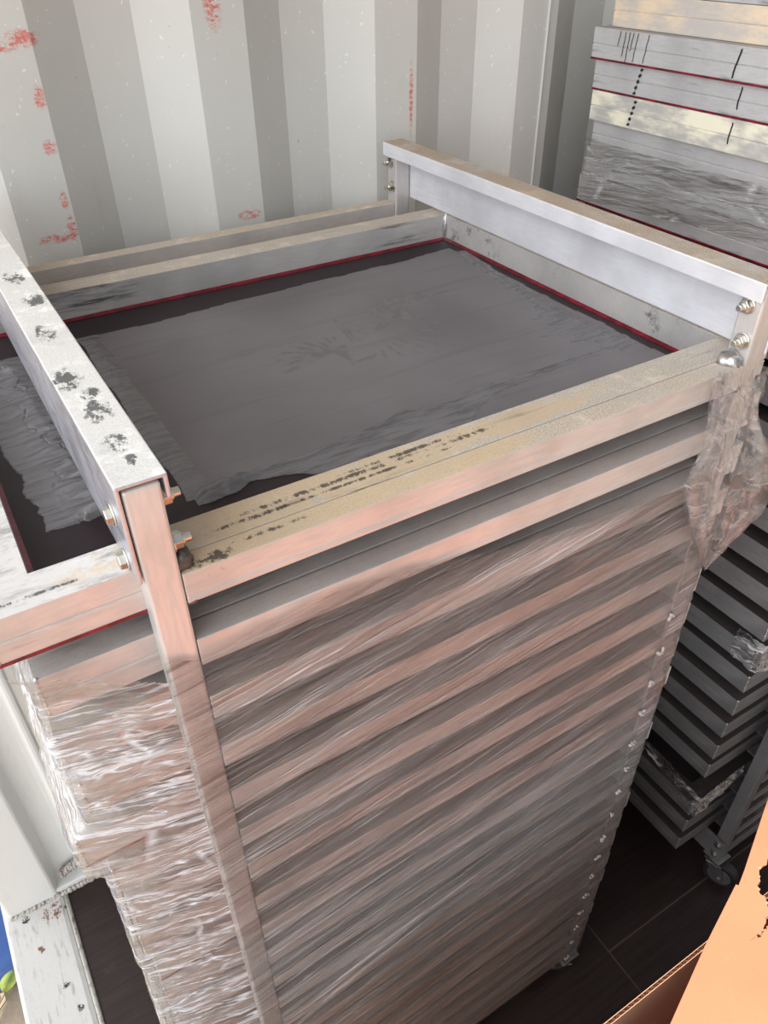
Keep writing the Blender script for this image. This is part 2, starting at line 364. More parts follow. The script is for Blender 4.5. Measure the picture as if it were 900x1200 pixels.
# door sill, with its rolled inner lip
prof = [(-.405,-.17), (-.405,-.006), (-.399,.004), (-.285,.004), (-.277,.001), (-.2725,-.004), (-.2725,-.17)]
tag(MB().extr(prof, 1, -1.3, WY+.05).build('trim_1', M['sill'], bevel=.003), kind='structure')
tag(MB().box((-.287,WY-.001,0),(-.21,WY+.045,.022)).build('trim_6', M['post_paint'], bevel=.003), kind='structure')
mb = MB()
mb.extr([(-.2745,-.01),(-.2745,.003),(-.2705,.005),(-.2655,.003),(-.2655,-.01)], 1, -1.3, WY-.004)
for i in range(24):
    mb.blob((-.385+.0085*i + random.uniform(-.002,.002), WY-.005, .004), (.008,.006,.007), i, .6, 8, 6)
for i in range(7):
    mb.blob((-.26+.006*i, WY+.012, .055+.002*i), (.006,.012,.010), i+40, .5, 8, 6)
tag(mb.build('trim_5', M['rust'], smooth=True), kind='structure')
# ground outside
t = NT('dry ground outside'); c = t.coord()
M['ground'] = t.done(t.pbsdf(t.mix(t.ramp(t.noise(c, 5, 8, .7), .35, .65), (.36,.29,.22), (.25,.20,.155)), .9, 0, t.bump(t.noise(c, 30, 6), .5, .01)))
t_g = MB().box((-14,-14,-.30), (14,14,-.20)).build('ground', M['ground']); tag(t_g, kind='structure')

# ------------------------------------------------------------------ the rack
wp, W, r = .0250, .5882, .0223
bY1 = .684; rh = .027; PZ = .0655; NL = 20
ledge = .0415
def rail_mb(front=True):
    mb = MB()
    if front: pr = [(0,0),(r-.0004,0),(r-.0004,-ledge-.003),(.052,-ledge-.003),(.052,-ledge-.0012),(r+.001,-ledge-.0012),(r+.001,-rh),(r-.0004,-rh),(-.0008,-rh),(-.0008,-rh+.0045),(0,-rh+.006)]
    else: pr = [(.6615,0),(bY1,0),(bY1,-rh),(.664,-rh),(.664,-ledge-.003),(.56,-ledge-.003),(.56,-ledge-.0012),(.6615,-ledge-.0012)]
    if front: pr = [(0,0),(r-.0004,0),(r-.0004,-ledge-.0012),(.052,-ledge-.0012),(.052,-ledge-.003),(r-.0024,-ledge-.003),(r-.0024,-rh),(-.0008,-rh),(-.0008,-rh+.0045),(0,-rh+.006)]
    return mb
def rail_profile(front):
    if front: return [(0,0),(r-.0004,0),(r-.0004,-ledge-.0012),(.052,-ledge-.0012),(.052,-ledge-.003),(r-.0024,-ledge-.003),(r-.0024,-rh),(-.0008,-rh),(-.0008,-rh+.0045),(0,-rh+.006)]
    return [(.6615,0),(bY1,0),(bY1,-rh),(.664,-rh),(.664,-ledge-.003),(.56,-ledge-.003),(.56,-ledge-.0012),(.6615,-ledge-.0012)]
def caster(root, x, y, rot, zt):
    """swivel caster under a post; zt = underside of the rack"""
    d = Vector((math.cos(rot), math.sin(rot), 0)); s = Vector((-d.y, d.x, 0))
    wr = .0375
    c = Vector((x, y, 0)) + d*.022 + Vector((0,0,wr))
    mb = MB(); mb.box((x-.021,y-.021,zt-.004), (x+.021,y+.021,zt)); mb.cyl((x,y,zt-.018),(0,0,1),.018,.014)
    for sg in (-1, 1):
        a = [Vector((x,y,zt-.018)) + s*sg*.016 - d*.016, Vector((x,y,zt-.018)) + s*sg*.016 + d*.02, c + s*sg*.016 + d*.010 - Vector((0,0,.008)), c + s*sg*.016 - d*.008 - Vector((0,0,.008))]
        b = [p + s*sg*.0025 for p in a]
        mb.add(a + b, [(0,1,2,3),(7,6,5,4),(0,4,5,1),(1,5,6,2),(2,6,7,3),(3,7,4,0)])
    mb.box((x-.017,y-.017,zt-.021),(x+.017,y+.017,zt-.018))
    mb.cyl(c - s*.022, s, .005, .044, 10)
    f = mb.build('caster', M['dark_steel'], root, bevel=.001)
    w = MB()
    for a0, a1, r0, r1 in ((-.012,-.009,.034,wr),(-.009,.009,wr,wr),(.009,.012,wr,.034)):
        w.cyl(c + s*a0, s, r0, a1-a0, 28, r1)
    w.build('wheel', M['rubber'], f)
    h = MB(); 
    for sg in (-1,1): h.cyl(c + s*sg*.012, s*sg, .026, .0015, 24, .024); h.cyl(c + s*sg*.012, s*sg, .011, .003, 16)
    h.build('wheel_hub', M['wheel'], f)
def bolt(root, p, d, nut=True, name=None):
    p = Vector(p); d = Vector(d).normalized(); mb = MB()
    mb.cyl(p, d, .0085, .0015, 20)
    if nut:
        mb.cyl(p+d*.0015, d, .0067, .006, 6); mb.cyl(p+d*.0075, d, .0048, .002, 14, .004); mb.cyl(p+d*.0075, d, .0033, .0068, 12)
    else:
        mb.cyl(p+d*.0015, d, .0066, .0045, 6, .006)
    mb.build('nut' if nut else 'bolt_head', M['zinc'], root, bevel=.0006)
def make_rack(label, beams=True, z_top=Z0, swing=2.4, dull=False):
    root = thing('screen_rack', (W/2, bY1/2, 0), label, 'rack', None)
    mp, mr_, ms = (M['dull'],)*3 if dull else (M['post'], M['rail'], M['beam_right'])  # far rack takes the metal with shade in its colour
    zb = z_top - NL*PZ - .012
    zt = z_top + (.080 if beams else .0)
    for x in (-wp, W):
        for y in (0, bY1-wp):
            mb = MB().box((x,y,zb-.03), (x+wp, y+wp, zt)); mb.build('post', mp, root, bevel=.0022)
    fr = MB().extr(rail_profile(True), 0, .0004, W-.0004).build('rail', mr_, root, bevel=.0012)
    bk = MB().extr(rail_profile(False), 0, .0004, W-.0004).build('rail', mr_, root, bevel=.0012)
    for o in ((fr, bk) if beams else ()):
        o.data = o.data.copy(); o.data.materials[0] = M['rail_dusty']
    for o in (fr, bk): o.location.z += z_top
    low_back = bk.data.copy(); low_back.materials[0] = mr_
    low_mesh = fr.data.copy(); low_mesh.materials[0] = mr_
    for k in range(1, NL):
        for o in (fr, bk):
            c = o.copy(); COL.objects.link(c); c.parent = root; c.location.z = o.location.z - k*PZ
            c.data = low_mesh if o is fr else low_back
    z = z_top - NL*PZ
    MB().extr([(.0,z),(wp-.001,z),(wp-.001,z-.038),(0,z-.038)], 0, .0004, W-.0004).build('bottom_rail', mr_, root, bevel=.0015)
    MB().extr([(bY1-wp,z),(bY1,z),(bY1,z-.038),(bY1-wp,z-.038)], 0, .0004, W-.0004).build('bottom_rail', mr_, root, bevel=.0015)
    for x0 in (-wp-.004, W+wp):                                         # wide side plates at the foot, bolted to the posts
        MB().box((x0, -.001, zb-.034), (x0+.004, bY1+.001, zb+.036)).build('side_plate', ms, root, bevel=.001)
        sg = -1 if x0 < 0 else 1
        for y in (.013, bY1-.013):
            for zz in (zb-.018, zb+.018): bolt(root, (x0 + (0 if sg < 0 else .004), y, zz), (sg,0,0), False)
    for x, y, a in ((-wp/2,wp/2,swing),(W+wp/2,wp/2,2.5),(-wp/2,bY1-wp/2,1.),(W+wp/2,bY1-wp/2,.4)):
        caster(root, x, y, a, zb-.034)
    if beams:
        z = z_top; T = .0855; th = .0032
        for side in (-1, 1):
            x0, x1 = (-.0292, .0052) if side < 0 else (W+wp+.0042, W-.006)   # x0 outer face, x1 inner face
            s = 1 if side < 0 else -1
            pr = [(x0,z+T),(x1,z+T),(x1,z+.066),(x1-s*th,z+.066),(x1-s*th,z+T-th),(x0+s*th,z+T-th),(x0+s*th,z+.005),(x0,z+.005)]
            MB().extr(pr, 1, -.0008, .688).build('top_beam', M['beam_left' if side < 0 else 'beam_right'], root, bevel=.0012)
            xi = 0 if side < 0 else W                                    # inner face of the post
            for y in (.0125, bY1-.0125):
                for zz in (.058, .023):
                    yy = y + (.003 if zz > .04 else -.002)
                    bolt(root, (xi, yy, z+zz), (s,0,0), True)
                    bolt(root, (x0, yy+ (.012 if y < .1 else -.012), z+(.048 if zz > .04 else .012)), (-s,0,0), False)
        MB().blob((.0045,.012,z+.004), (.008,.011,.010), 3, .5).build('weld_bead', M['burnt'], root, smooth=True)
        MB().blob((W-.008,.013,z+.003), (.012,.012,.009), 5, .4).build('weld_bead', M['weld'], root, smooth=True)
        MB().blob((.0035,.002,z-.0265), (.006,.003,.003), 9, .5).build('weld_bead', M['burnt'], root, smooth=True)
        MB().blob((W-.002,.001,z-.026), (.004,.003,.004), 11, .5).build('weld_bead', M['burnt'], root, smooth=True)
    return root
rack = make_rack('bare metal wheeled rack in the foreground holding wrapped screens, ink-coated screen on top', True)

# ------------------------------------------------------------------ screens
SXL, SXR, SYF, SYB, BW, FH = -.1277, .657, r, .6054, .0368, .0405
SW, SD = SXR - SXL, SYB - SYF
def screen_proto(name, mat, label, top=False, red_out=True):
    """local: front-left top corner at 0,0,0; bars go down to -FH"""
    root = thing(name, (0,0,0), label, 'screen')
    mb = MB()
    def ring(i): return [(i,i),(SW-i,i),(SW-i,SD-i),(i,SD-i)]
    o, i = ring(0), ring(BW)
    g = ring(.0010)
    zs_out = [(o,0),(o,-.0195),(g,-.0203),(g,-.0209),(o,-.0217),(o,-FH)]
    rows = [[(x,y,z) for x,y in rr] for rr, z in zs_out] + [[(x,y,-FH) for x,y in i], [(x,y,0) for x,y in i]]
    vs = [p for q in rows for p in q]; nr = len(rows)
    fs = []
    for a in range(nr):
        b = (a+1) % nr
        for k in range(4): fs.append((a*4+k, b*4+k, b*4+(k+1) % 4, a*4+(k+1) % 4))
    mb.add(vs, fs)
    mb.build('frame', mat, root, bevel=.0016, local=True)
    cw = MB()
    for q in range(8): cw.blob((.0012,.0012,-.002-q*.0050), (.0019,.0019,.0036), q, .25, 8, 6)
    cw.build('corner_weld', M['weld'], root, smooth=True, local=True)
    rim = MB()
    if red_out:
        e = .0006
        q = ring(-e)
        rim.add([(x,y,z) for z in (-FH+.0024,-FH-.0004) for x,y in q] + [(x,y,z) for z in (-FH+.0024,-FH-.0004) for x,y in ring(.001)],
                [(k,(k+1) % 4,4+(k+1) % 4,4+k) for k in range(4)] + [(8+(k+1) % 4,8+k,12+k,12+(k+1) % 4) for k in range(4)] +
                [(k+1 if k < 3 else 0,k,8+k,8+(k+1) % 4) for k in range(4)] + [(4+k,4+(k+1) % 4,12+(k+1) % 4,12+k) for k in range(4)])
    a, b = ring(BW-.0005), ring(BW+.0042)
    zi = -FH+.0042
    rim.add([(x,y,zi+.003) for x,y in a]+[(x,y,zi) for x,y in b]+[(x,y,-FH) for x,y in a]+[(x,y,-FH) for x,y in b],
            [(k,4+k,4+(k+1) % 4,(k+1) % 4) for k in range(4)]+[(8+k,8+(k+1) % 4,12+(k+1) % 4,12+k) for k in range(4)]+
            [(4+k,12+k,12+(k+1) % 4,4+(k+1) % 4) for k in range(4)]+[(k,(k+1) % 4,8+(k+1) % 4,8+k) for k in range(4)])
    rim.build('glue_edge', M['red'], root, local=True)
    MB().box((BW-.002,BW-.002,-FH+.0005), (SW-BW+.002,SD-BW+.002,-FH+.0042-.0006)).build('screen_mesh', M['emulsion'] if top else M['mesh'], root, local=True)
    return root
ORD = ['first','second','third','fourth','fifth','sixth','seventh','eighth','ninth','tenth','eleventh','twelfth','thirteenth','fourteenth','fifteenth','sixteenth','seventeenth','eighteenth','nineteenth','twentieth']
top = screen_proto('printing_screen', M['frame_top'], 'aluminium printing screen on top of foreground rack, coated with wet dark grey ink', top=True)
top.location = (SXL, SYF, Z0)
top['group'] = 'screens in the foreground rack'
low = screen_proto('printing_screen', M['frame'], 'x', red_out=False)
lowred = screen_proto('printing_screen', M['frame'], 'x')
offs = [0, .016, .013, .015, -.004, .012, .014, .011, .015, .012, .014, .010, .012, .015, .011, .013, .012, .014, .012, .012]
for k in range(1, NL):
    o = low if k == 1 else lowred if k == 4 else copy_tree(lowred if k in (8,) else low)
    o.location = (SXL + offs[k], SYF + (.0015 if k % 3 else .003), Z0 - k*PZ)
    tag(o, f'aluminium printing screen under stretch film in the foreground rack, {ORD[k]} level from the top', 'screen', 'screens in the foreground rack')
# ink on the top screen (world coordinates, child parts of the top screen)
zm = Z0 - FH + .0037
def ink_grid(name, mat, x0, x1, y0, y1, hfun, nx, ny, lift=.0003):
    vs = []; keep = {}; fs = []
    hv = [[hfun(x0+(x1-x0)*i/nx, y0+(y1-y0)*j/ny) for i in range(nx+1)] for j in range(ny+1)]
    def vid(i, j):
        if (i,j) not in keep:
            keep[(i,j)] = len(vs); h = max(hv[j][i], 0)
            vs.append((x0+(x1-x0)*i/nx, y0+(y1-y0)*j/ny, zm+lift+h-.0002))
        return keep[(i,j)]
    for j in range(ny):
        for i in range(nx):
            q = (hv[j][i], hv[j][i+1], hv[j+1][i+1], hv[j+1][i])
            if max(q) > 0: fs.append((vid(i,j), vid(i+1,j), vid(i+1,j+1), vid(i,j+1)))
    mb = MB(); mb.add(vs, fs)
    return mb.build(name, mat, top, smooth=True, recalc=False)
def nz(x, y, z=0.): return noise.noise(Vector((x, y, z)))
def fb(x, y, z=0.): return nz(x,y,z)*.6 + nz(2*x,2*y,z+7)*.3 + nz(4.1*x,4.1*y,z+3)*.15
def edge_lin(x, pts):
    for (a, b), (c, d) in zip(pts, pts[1:]):
        if a <= x <= c: return b + (d-b)*(x-a)/(c-a)
    return pts[0][1] if x < pts[0][0] else pts[-1][1]
def h_main(x, y):
    lo = edge_lin(x, [(.03,.142),(.10,.138),(.17,.122),(.25,.10),(.3,.085)]) + .004*fb(x*18, 1.7)
    hi = .506 + .012*fb(x*9, 4.) + .02*(x-.06)/.55
    lf = .052 + .003*fb(y*14, 9.)
    rt = .602 + .008*fb(y*16, 13.) 
    d = min(y-lo, hi-y, x-lf, rt-x)
    return .0004 if d > 0 else -1
ink_grid('ink_layer', M['ink'], .03, .62, .09, .55, h_main, 260, 200)
def ridge(v, p=3): return max(0, 1-abs(v))**p
def h_front(x, y):      # long squeegee bead along the front edge: thin torn crest, low streaky smear in front of it
    base = edge_lin(x, [(.06,.130),(.09,.132),(.112,.138),(.16,.136),(.22,.143),(.275,.150),(.40,.154),(.50,.152),(.60,.150)]) + .0035*fb(x*35, 3.)
    cw_ = edge_lin(x, [(.05,.010),(.075,.012),(.10,.008),(.13,.005),(.24,.0045),(.28,.006),(.33,.0035),(.60,.004)])
    e = min(1, max(0,(x-.052)/.010), max(0,(.60-x)/.02))
    if e <= 0: return -1
    u = (y-base)/cw_ + .35*fb(x*60, y*90, 2.)
    h = -1
    if abs(u) < 1:
        amp = edge_lin(x, [(.05,.009),(.09,.010),(.12,.004),(.24,.0045),(.275,.006),(.31,.003),(.60,.0032)])
        h = e*amp*(1-u*u)*(.55+.9*abs(fb(x*45, y*200, 5.)))
    depth = edge_lin(x, [(.09,.0),(.13,.018),(.20,.034),(.27,.050),(.32,.045),(.38,.018),(.45,.006),(.60,.004)])
    w = (base - y)/max(.001, depth*(1+.35*fb(x*26, 8.)))
    if 0 <= w < 1: h = max(h, e*(.0005 + .0022*abs(fb(x*16, (y+.12*x)*230, 6.))*(1-w*w)))
    return h + .0002 if h > 0 else -1
ink_grid('ink_bead', M['ridge'], .05, .61, .085, .175, h_front, 420, 90, .0005)
def h_right(x, y):      # smeared bead down the right edge with fingers reaching into the print
    base = edge_lin(y, [(.14,.590),(.20,.582),(.28,.578),(.36,.585),(.44,.594),(.52,.606)]) + .003*fb(y*30, 5.)
    e = min(1, max(0,(y-.140)/.02), max(0,(.51-y)/.03))
    if e <= 0: return -1
    h = -1
    u = (x-base)/.005 + .4*fb(x*60, y*60, 3.)
    if abs(u) < 1: h = .0030*(1-u*u)*(.4+abs(fb(x*90, y*60, 5.)))
    reach = .012 + .055*max(0, 1-abs(y-.21)/.10)
    fl = max(0, fb(x*4+3, y*75, 11.)+.28)
    w = (base-x)/(reach*(.25+1.2*fl))
    if 0 <= w < 1: h = max(h, .0004 + .0034*abs(fb(x*14, y*170, 2.))*(1-w))
    w = (x-base)/(.012*(1+.6*fb(y*40, 2.)))
    if 0 <= w < 1: h = max(h, .0004 + .0012*abs(fb(x*90, y*60, 9.)))
    return e*h + .0002 if h > 0 else -1
ink_grid('ink_bead', M['ridge'], .48, .63, .12, .53, h_right, 150, 330, .0005)
def h_left(x, y):       # bead just beside the left beam
    base = .058 + .010*(y-.14)/.36*0 + .003*fb(y*10, 2.)
    u = (x-base)/(.012 + .006*fb(y*16, 7.))
    e = min(1, max(0,(y-.13)/.01), max(0,(.51-y)/.02))
    if abs(u) > 1 or e <= 0: return -1
    return e*(.0026*(1-u*u)*(.4+abs(fb(x*60, y*40, 8.)))+.0002)
ink_grid('ink_bead', M['ridge'], .03, .09, .12, .53, h_left, 60, 260, .0005)
def h_slab(x, y):       # ragged slab of scraped ink left of the beam
    cx = edge_lin(y, [(.13,-.022),(.20,-.028),(.30,-.036),(.40,-.040),(.50,-.046)])
    a = (x-cx)/(.040 + .010*fb(y*22, 3.) + .006*fb(y*70, 6.))
    e = min(1, max(0,(y-.150-.010*fb(x*40,1.))/.008), max(0,(.50-y)/.02))
    if abs(a) > 1 or e <= 0: return -1
    crack = abs(fb(y*90, x*14, 4.)); 
    core = max(0, 1-abs(a-.15)*1.3)
    return e*(.0007 + .0095*core*(.20+1.3*crack) ) - (.0016*core if abs(fb(x*25+y*6, y*20, 19.)) < .03 else 0)
ink_grid('ink_bead', M['ridge'], -.095, .035, .13, .52, h_slab, 150, 360, .0004)
# faint ghost of an older print: three interlocked triangles between two wings
gm = MB()
def flat_line(p, q, w, z):
    p, q = Vector((*p,0)), Vector((*q,0)); d = (q-p).normalized(); s = Vector((-d.y, d.x, 0))*w/2
    gm.add([tuple(Vector((v.x, v.y, zm+z))) for v in (p-s, q-s, q+s, p+s)], [(0,1,2,3)])
gc = Vector((.345,.352)); ga = math.radians(20)
def G(u, v):
    return (gc.x + math.cos(ga)*u - math.sin(ga)*v, gc.y + math.sin(ga)*u + math.cos(ga)*v)
zz = .00056
for tx, ty in ((0,.018),(-.013,-.006),(.013,-.006)):
    for rr in (.024,.014):
        pts = [G(tx + rr*math.sin(a), ty + rr*math.cos(a)) for a in (0, 2.094, 4.189)]
        for a, b in zip(pts, pts[1:]+pts[:1]): flat_line(a, b, .0032, zz); zz += .000002
for sg in (-1, 1):
    for q in range(9):
        a0 = math.radians(12 + q*15); L = .115 - .006*q
        flat_line(G(sg*(.045+.004*q), -.015-.005*q), G(sg*(.045+.004*q) + sg*L*math.cos(a0)*.9, -.02+L*math.sin(a0)*.62), .0075-.0004*q, zz); zz += .000002
for q in range(10):
    u = -.05+.011*q
    flat_line(G(u, -.055-.0008*(u*100)**2*.1), G(u*1.5, -.11+.012*abs(q-5)), .0042, zz); zz += .000002
go = gm.build('ghost_print', M['ghost'], top)
# silvery weld in the inner corners of the top screen
wb = MB()
for x, y in ((SXR-BW, SYB-BW),):
    wb.blob((x-.0005, y-.0005, Z0-.018), (.0055,.0055,.021), 4, .25, 14, 14)
wb.build('weld_bead', M['weld'], top, smooth=True)

# ------------------------------------------------------------------ stretch film
def film_sheet(name, mat, parent, path, zlo, zhi, ns, nzr, wr, amt, seed=0, ravel=.004):
    """path(s, z)->(x, y) outside position & normal; s in metres along the wrap; zlo/zhi functions of s"""
    s0, s1 = ns[0], ns[1]; NS = ns[2]
    vs = []; uvs = []; am = []
    for j in range(nzr+1):
        for i in range(NS+1):
            s = s0 + (s1-s0)*i/NS
            a, b = zlo(s), zhi(s) + ravel*fb(s*40, seed+1.3)
            z = b + (a-b)*j/nzr
            x, y, nx, ny = path(s, z)
            h = wr(s, z)
            vs.append((x+nx*h, y+ny*h, z)); uvs.append((s, z)); am.append(amt(s, z))
    fs = [(j*(NS+1)+i, (j+1)*(NS+1)+i, (j+1)*(NS+1)+i+1, j*(NS+1)+i+1) for j in range(nzr) for i in range(NS)]
    mb = MB(); mb.add(vs, fs)
    o = mb.build(name, mat, parent, smooth=True, recalc=False)
    me = o.data; ul = me.uv_layers.new(name='UVMap')
    for l in me.loops: ul.data[l.index].uv = uvs[l.vertex_index]
    at = me.attributes.new('amt', 'FLOAT', 'POINT')
    for i, v in enumerate(am): at.data[i].value = v
    return o
wrap = thing('stretch_film', (W/2, -.004, 0), 'clear plastic stretch film wound round the foreground rack, torn bunch at its right top corner', 'film')
zbot = Z0 - NL*PZ - .03
# front sheet: from left post to right post
def p_front(s, z): return (s, -.0030, 0, -1)
def top_front(s):
    return Z0 + edge_lin(s, [(-.03,-.068),(.0,-.082),(.10,-.068),(.20,-.082),(.30,-.105),(.42,-.118),(.52,-.128),(.58,-.142),(.62,-.20)])
def wr_front(s, z):
    zz = z - .14*s
    e = min(1, max(0,(s+.025)/.03), max(0,(.612-s)/.03))
    a = fb(s*3, zz*55, 1.)*.0016 + abs(fb(s*4, zz*120, 5.))*.0012
    t_ = max(0, 1-abs((z-Z0+.135) - .06*math.sin(s*9))/.09)            # loose folds just under the top edge
    a += t_*(abs(fb(s*9, (z-.32*s)*70, 9.))*.006)
    return .0008 + e*max(-.0022, a)
def amt_front(s, z):
    k = amt_front0(s, z)*(1.05 - .55*min(1, max(0, s/.58)))
    if s > .584: k = .95 + .5*fb(s*30, z*60, 4.)
    if s < .002: k *= .45
    return k
def amt_front0(s, z):
    d = (Z0 - z)
    k = .72 + .5*fb(s*4, (z-.14*s)*22, 3.) + .35*min(1, max(0,(d-.35)/.8))
    if d < .14: k *= .45 + .55*max(0, (top_front(s)-z)/.05) if z > top_front(s)-.05 else 1
    k += .6*max(0, 1-abs(d - (.175 - .05*math.sin(s*6) ))/.035)
    cz = edge_lin(s, [(-.03,-.815),(.02,-.79),(.13,-.752),(.25,-.728),(.36,-.705),(.62,-.60)]) + Z0
    k += 5.5*max(0, 1-abs(z-cz)/.011)*max(0,1-abs(s-.14)/.20) + 3.5*max(0, 1-abs(z-cz+.026)/.008)*max(0,1-abs(s-.10)/.16)   # bright taut creases
    g = d - (.136 + .42*max(0, .30-s)**1.3 + .02*max(0,.1-s))          # folds gathered towards the torn bunch
    k += 1.0*max(0, 1-abs(g)/(.006+.05*max(0,.52-s)))*min(1,max(0,(s-.12)/.2))
    return max(.1, k)
film_sheet('front_wrap', M['film_front'], wrap, p_front, lambda s: zbot, top_front, (-.027, .614, 110), 420, wr_front, amt_front, 1)
# left sheet: post corner -> front corner of the screens -> along their left ends
def prot(z):
    k = (Z0 - z)/PZ
    i = int(max(0, min(NL-1, math.floor(k)))); f = k - i
    a, b = offs[i], offs[min(NL-1, i+1)]
    w = min(1, max(0, (f-.62)/.38)); w = w*w*(3-2*w)
    px = SXL + a + (b-a)*w
    d = Z0 - z
    return px - .003 - .012*min(1, max(0,(d-.35)/.4))
LC = .105
def p_left(s, z):
    px = prot(z)
    A = Vector((-.0275, -.0030)); B = Vector((px, SYF-.0030)); Cc = Vector((px, SYB+.004))
    if s < 0.:
        q = B + (A-B)*min(1, -s/LC); n_ = Vector((-(A-B).y, (A-B).x)).normalized()
        n_ = n_ if n_.y < 0 else -n_
    else:
        q = B + (Cc-B)*min(1, s/(SD)); n_ = Vector((-1, 0))
    w = max(0, 1-abs(s)/.006)
    n2 = (n_*(1-w) + Vector((-.7,-.7))*w).normalized()
    return (q.x, q.y, n2.x, n2.y)
def top_left(s):
    if s < 0: return Z0 + edge_lin(s, [(-LC,-.092),(-.07,-.078),(-.04,-.070),(0,-.050)])
    return Z0 + edge_lin(s, [(0,-.050),(.05,-.047),(.2,-.055),(.6,-.06)])
def wr_left(s, z):
    e = min(1, max(0,(s+LC)/.02))
    a = abs(fb(s*16, (z+.05*s)*95, 31.))*.0055 + abs(fb(s*50, z*150, 12.))*.0025 + .0006
    if s > 0: a = a*.8 + .001
    return .0006 + e*a
def amt_left(s, z):
    k = .8 + .9*fb(s*12, z*38, 17.)
    d = Z0 - z
    if top_left(s)-z < .02: k *= .5
    if s > 0: k *= .38
    return max(.15, k)
film_sheet('side_wrap', M['film_left'], wrap, p_left, lambda s: zbot, top_left, (-LC, .55, 150), 430, wr_left, amt_left, 2)
# right side sheet over the right post
def p_right(s, z):
    R_ = SXR + .004; A = Vector((W-.003, -.0035)); B = Vector((W+wp+.003, -.0035)); Cc = Vector((R_, SYF+.01)); D = Vector((R_, SYB))
    if s < .032: q = A + (B-A)*s/.032; n_ = Vector((0,-1))
    elif s < .08: q = B + (Cc-B)*(s-.032)/.048; n_ = Vector((.7,-.7))
    else: q = Cc + (D-Cc)*min(1,(s-.08)/.57); n_ = Vector((1,0))
    return (q.x, q.y, n_.x, n_.y)
film_sheet('side_wrap', M['film_front'], wrap, p_right, lambda s: zbot-.01, lambda s: Z0-.20-.03*min(1,s/.05), (0, .6, 90), 260,
           lambda s, z: .0015+abs(fb(s*14, z*60, 3.))*.004, lambda s, z: (.8 if s < .03 else .35)*(1+.8*fb(s*10, z*40, 8.)), 3)
# little tight puckers where the film passes each rail end
pk = MB()
for k in range(5, NL+1):
    z = Z0 - k*PZ - .016 + random.uniform(-.003,.003)
    for q in range(5):
        a = random.uniform(0,6.28); rr = random.uniform(.002,.006)
        c0 = Vector((W-.006+rr*math.cos(a), -.0075, z+rr*math.sin(a)))
        pk.blob(c0, (random.uniform(.0015,.004), .0025, random.uniform(.0015,.0035)), q+k, .8, 7, 5)
pk_m = plain('glossy film pucker', (.40,.37,.36), .25, 0, 60, .2, .2)
o = pk.build('film_pucker', pk_m, wrap, smooth=True); o['kind'] = 'stuff'
# torn bunch hanging at the right top corner
def knot(name, axis_pts, rad, seed, nu=90, nv=150, squash=.55):
    vs = []; uvs = []
    for j in range(nv+1):
        tt = j/nv; f = tt*(len(axis_pts)-1); i = min(int(f), len(axis_pts)-2); w = f-i
        c = Vector(axis_pts[i])*(1-w) + Vector(axis_pts[i+1])*w
        ri = min(int(f), len(rad)-2); R_ = rad[ri]*(1-w) + rad[ri+1]*w
        for q in range(nu+1):
            a = 2*math.pi*(q % nu)/nu
            d = Vector((math.cos(a), math.sin(a)*squash, 0))
            k = 1 + .6*fb(math.cos(a)*1.4+seed, math.sin(a)*1.4, tt*4) + .25*abs(fb(math.cos(a)*2.5, math.sin(a)*2.5+seed, tt*6)) - .45*ridge(math.sin(a*5+tt*4+2*nz(tt*4,seed))*1.4, 2)
            ed = .010*fb(math.cos(a)*3+2, math.sin(a)*3, seed)*(1 if j in (0, nv) else 0)
            vs.append(c + d*R_*max(.15,k) + Vector((0,0,ed + .004*fb(a*2, tt*20, seed)))); uvs.append((a*.03, tt*.25))
    fs = [(j*(nu+1)+i, j*(nu+1)+i+1, (j+1)*(nu+1)+i+1, (j+1)*(nu+1)+i) for j in range(nv) for i in range(nu)]
    mb = MB(); mb.add(vs, fs); o = mb.build(name, M['film_knot'], wrap, smooth=True, recalc=False)
    me = o.data; ul = me.uv_layers.new(name='UVMap')
    for l in me.loops: ul.data[l.index].uv = uvs[l.vertex_index]
    at = me.attributes.new('amt', 'FLOAT', 'POINT')
    for i, v in enumerate(uvs): at.data[i].value = 1.0
    return o
knot('film_bunch', [(.553,-.016,Z0+.004),(.556,-.024,Z0-.03),(.562,-.032,Z0-.07),(.566,-.034,Z0-.11),(.578,-.032,Z0-.16),(.592,-.026,Z0-.21),(.604,-.016,Z0-.265)],
     [.030,.030,.036,.050,.046,.026,.005], 2.3)
# twisted tail of the bunch
tl = MB()
pp = [Vector((.618,-.03,Z0-.125)), Vector((.64,-.035,Z0-.138)), Vector((.655,-.034,Z0-.134)), Vector((.667,-.03,Z0-.126))]
for a, b, r1, r2 in zip(pp, pp[1:], (.016,.007,.0035), (.007,.0035,.002)): tl.cyl(a, b-a, r1, (b-a).length, 9, r2)
o = tl.build('film_tail', M['film_knot'], wrap, smooth=True)
for nm, data in (('amt', None),):
    at = o.data.attributes.new('amt', 'FLOAT', 'POINT')
    for q in at.data: q.value = 1.3
    o.data.uv_layers.new(name='UVMap')

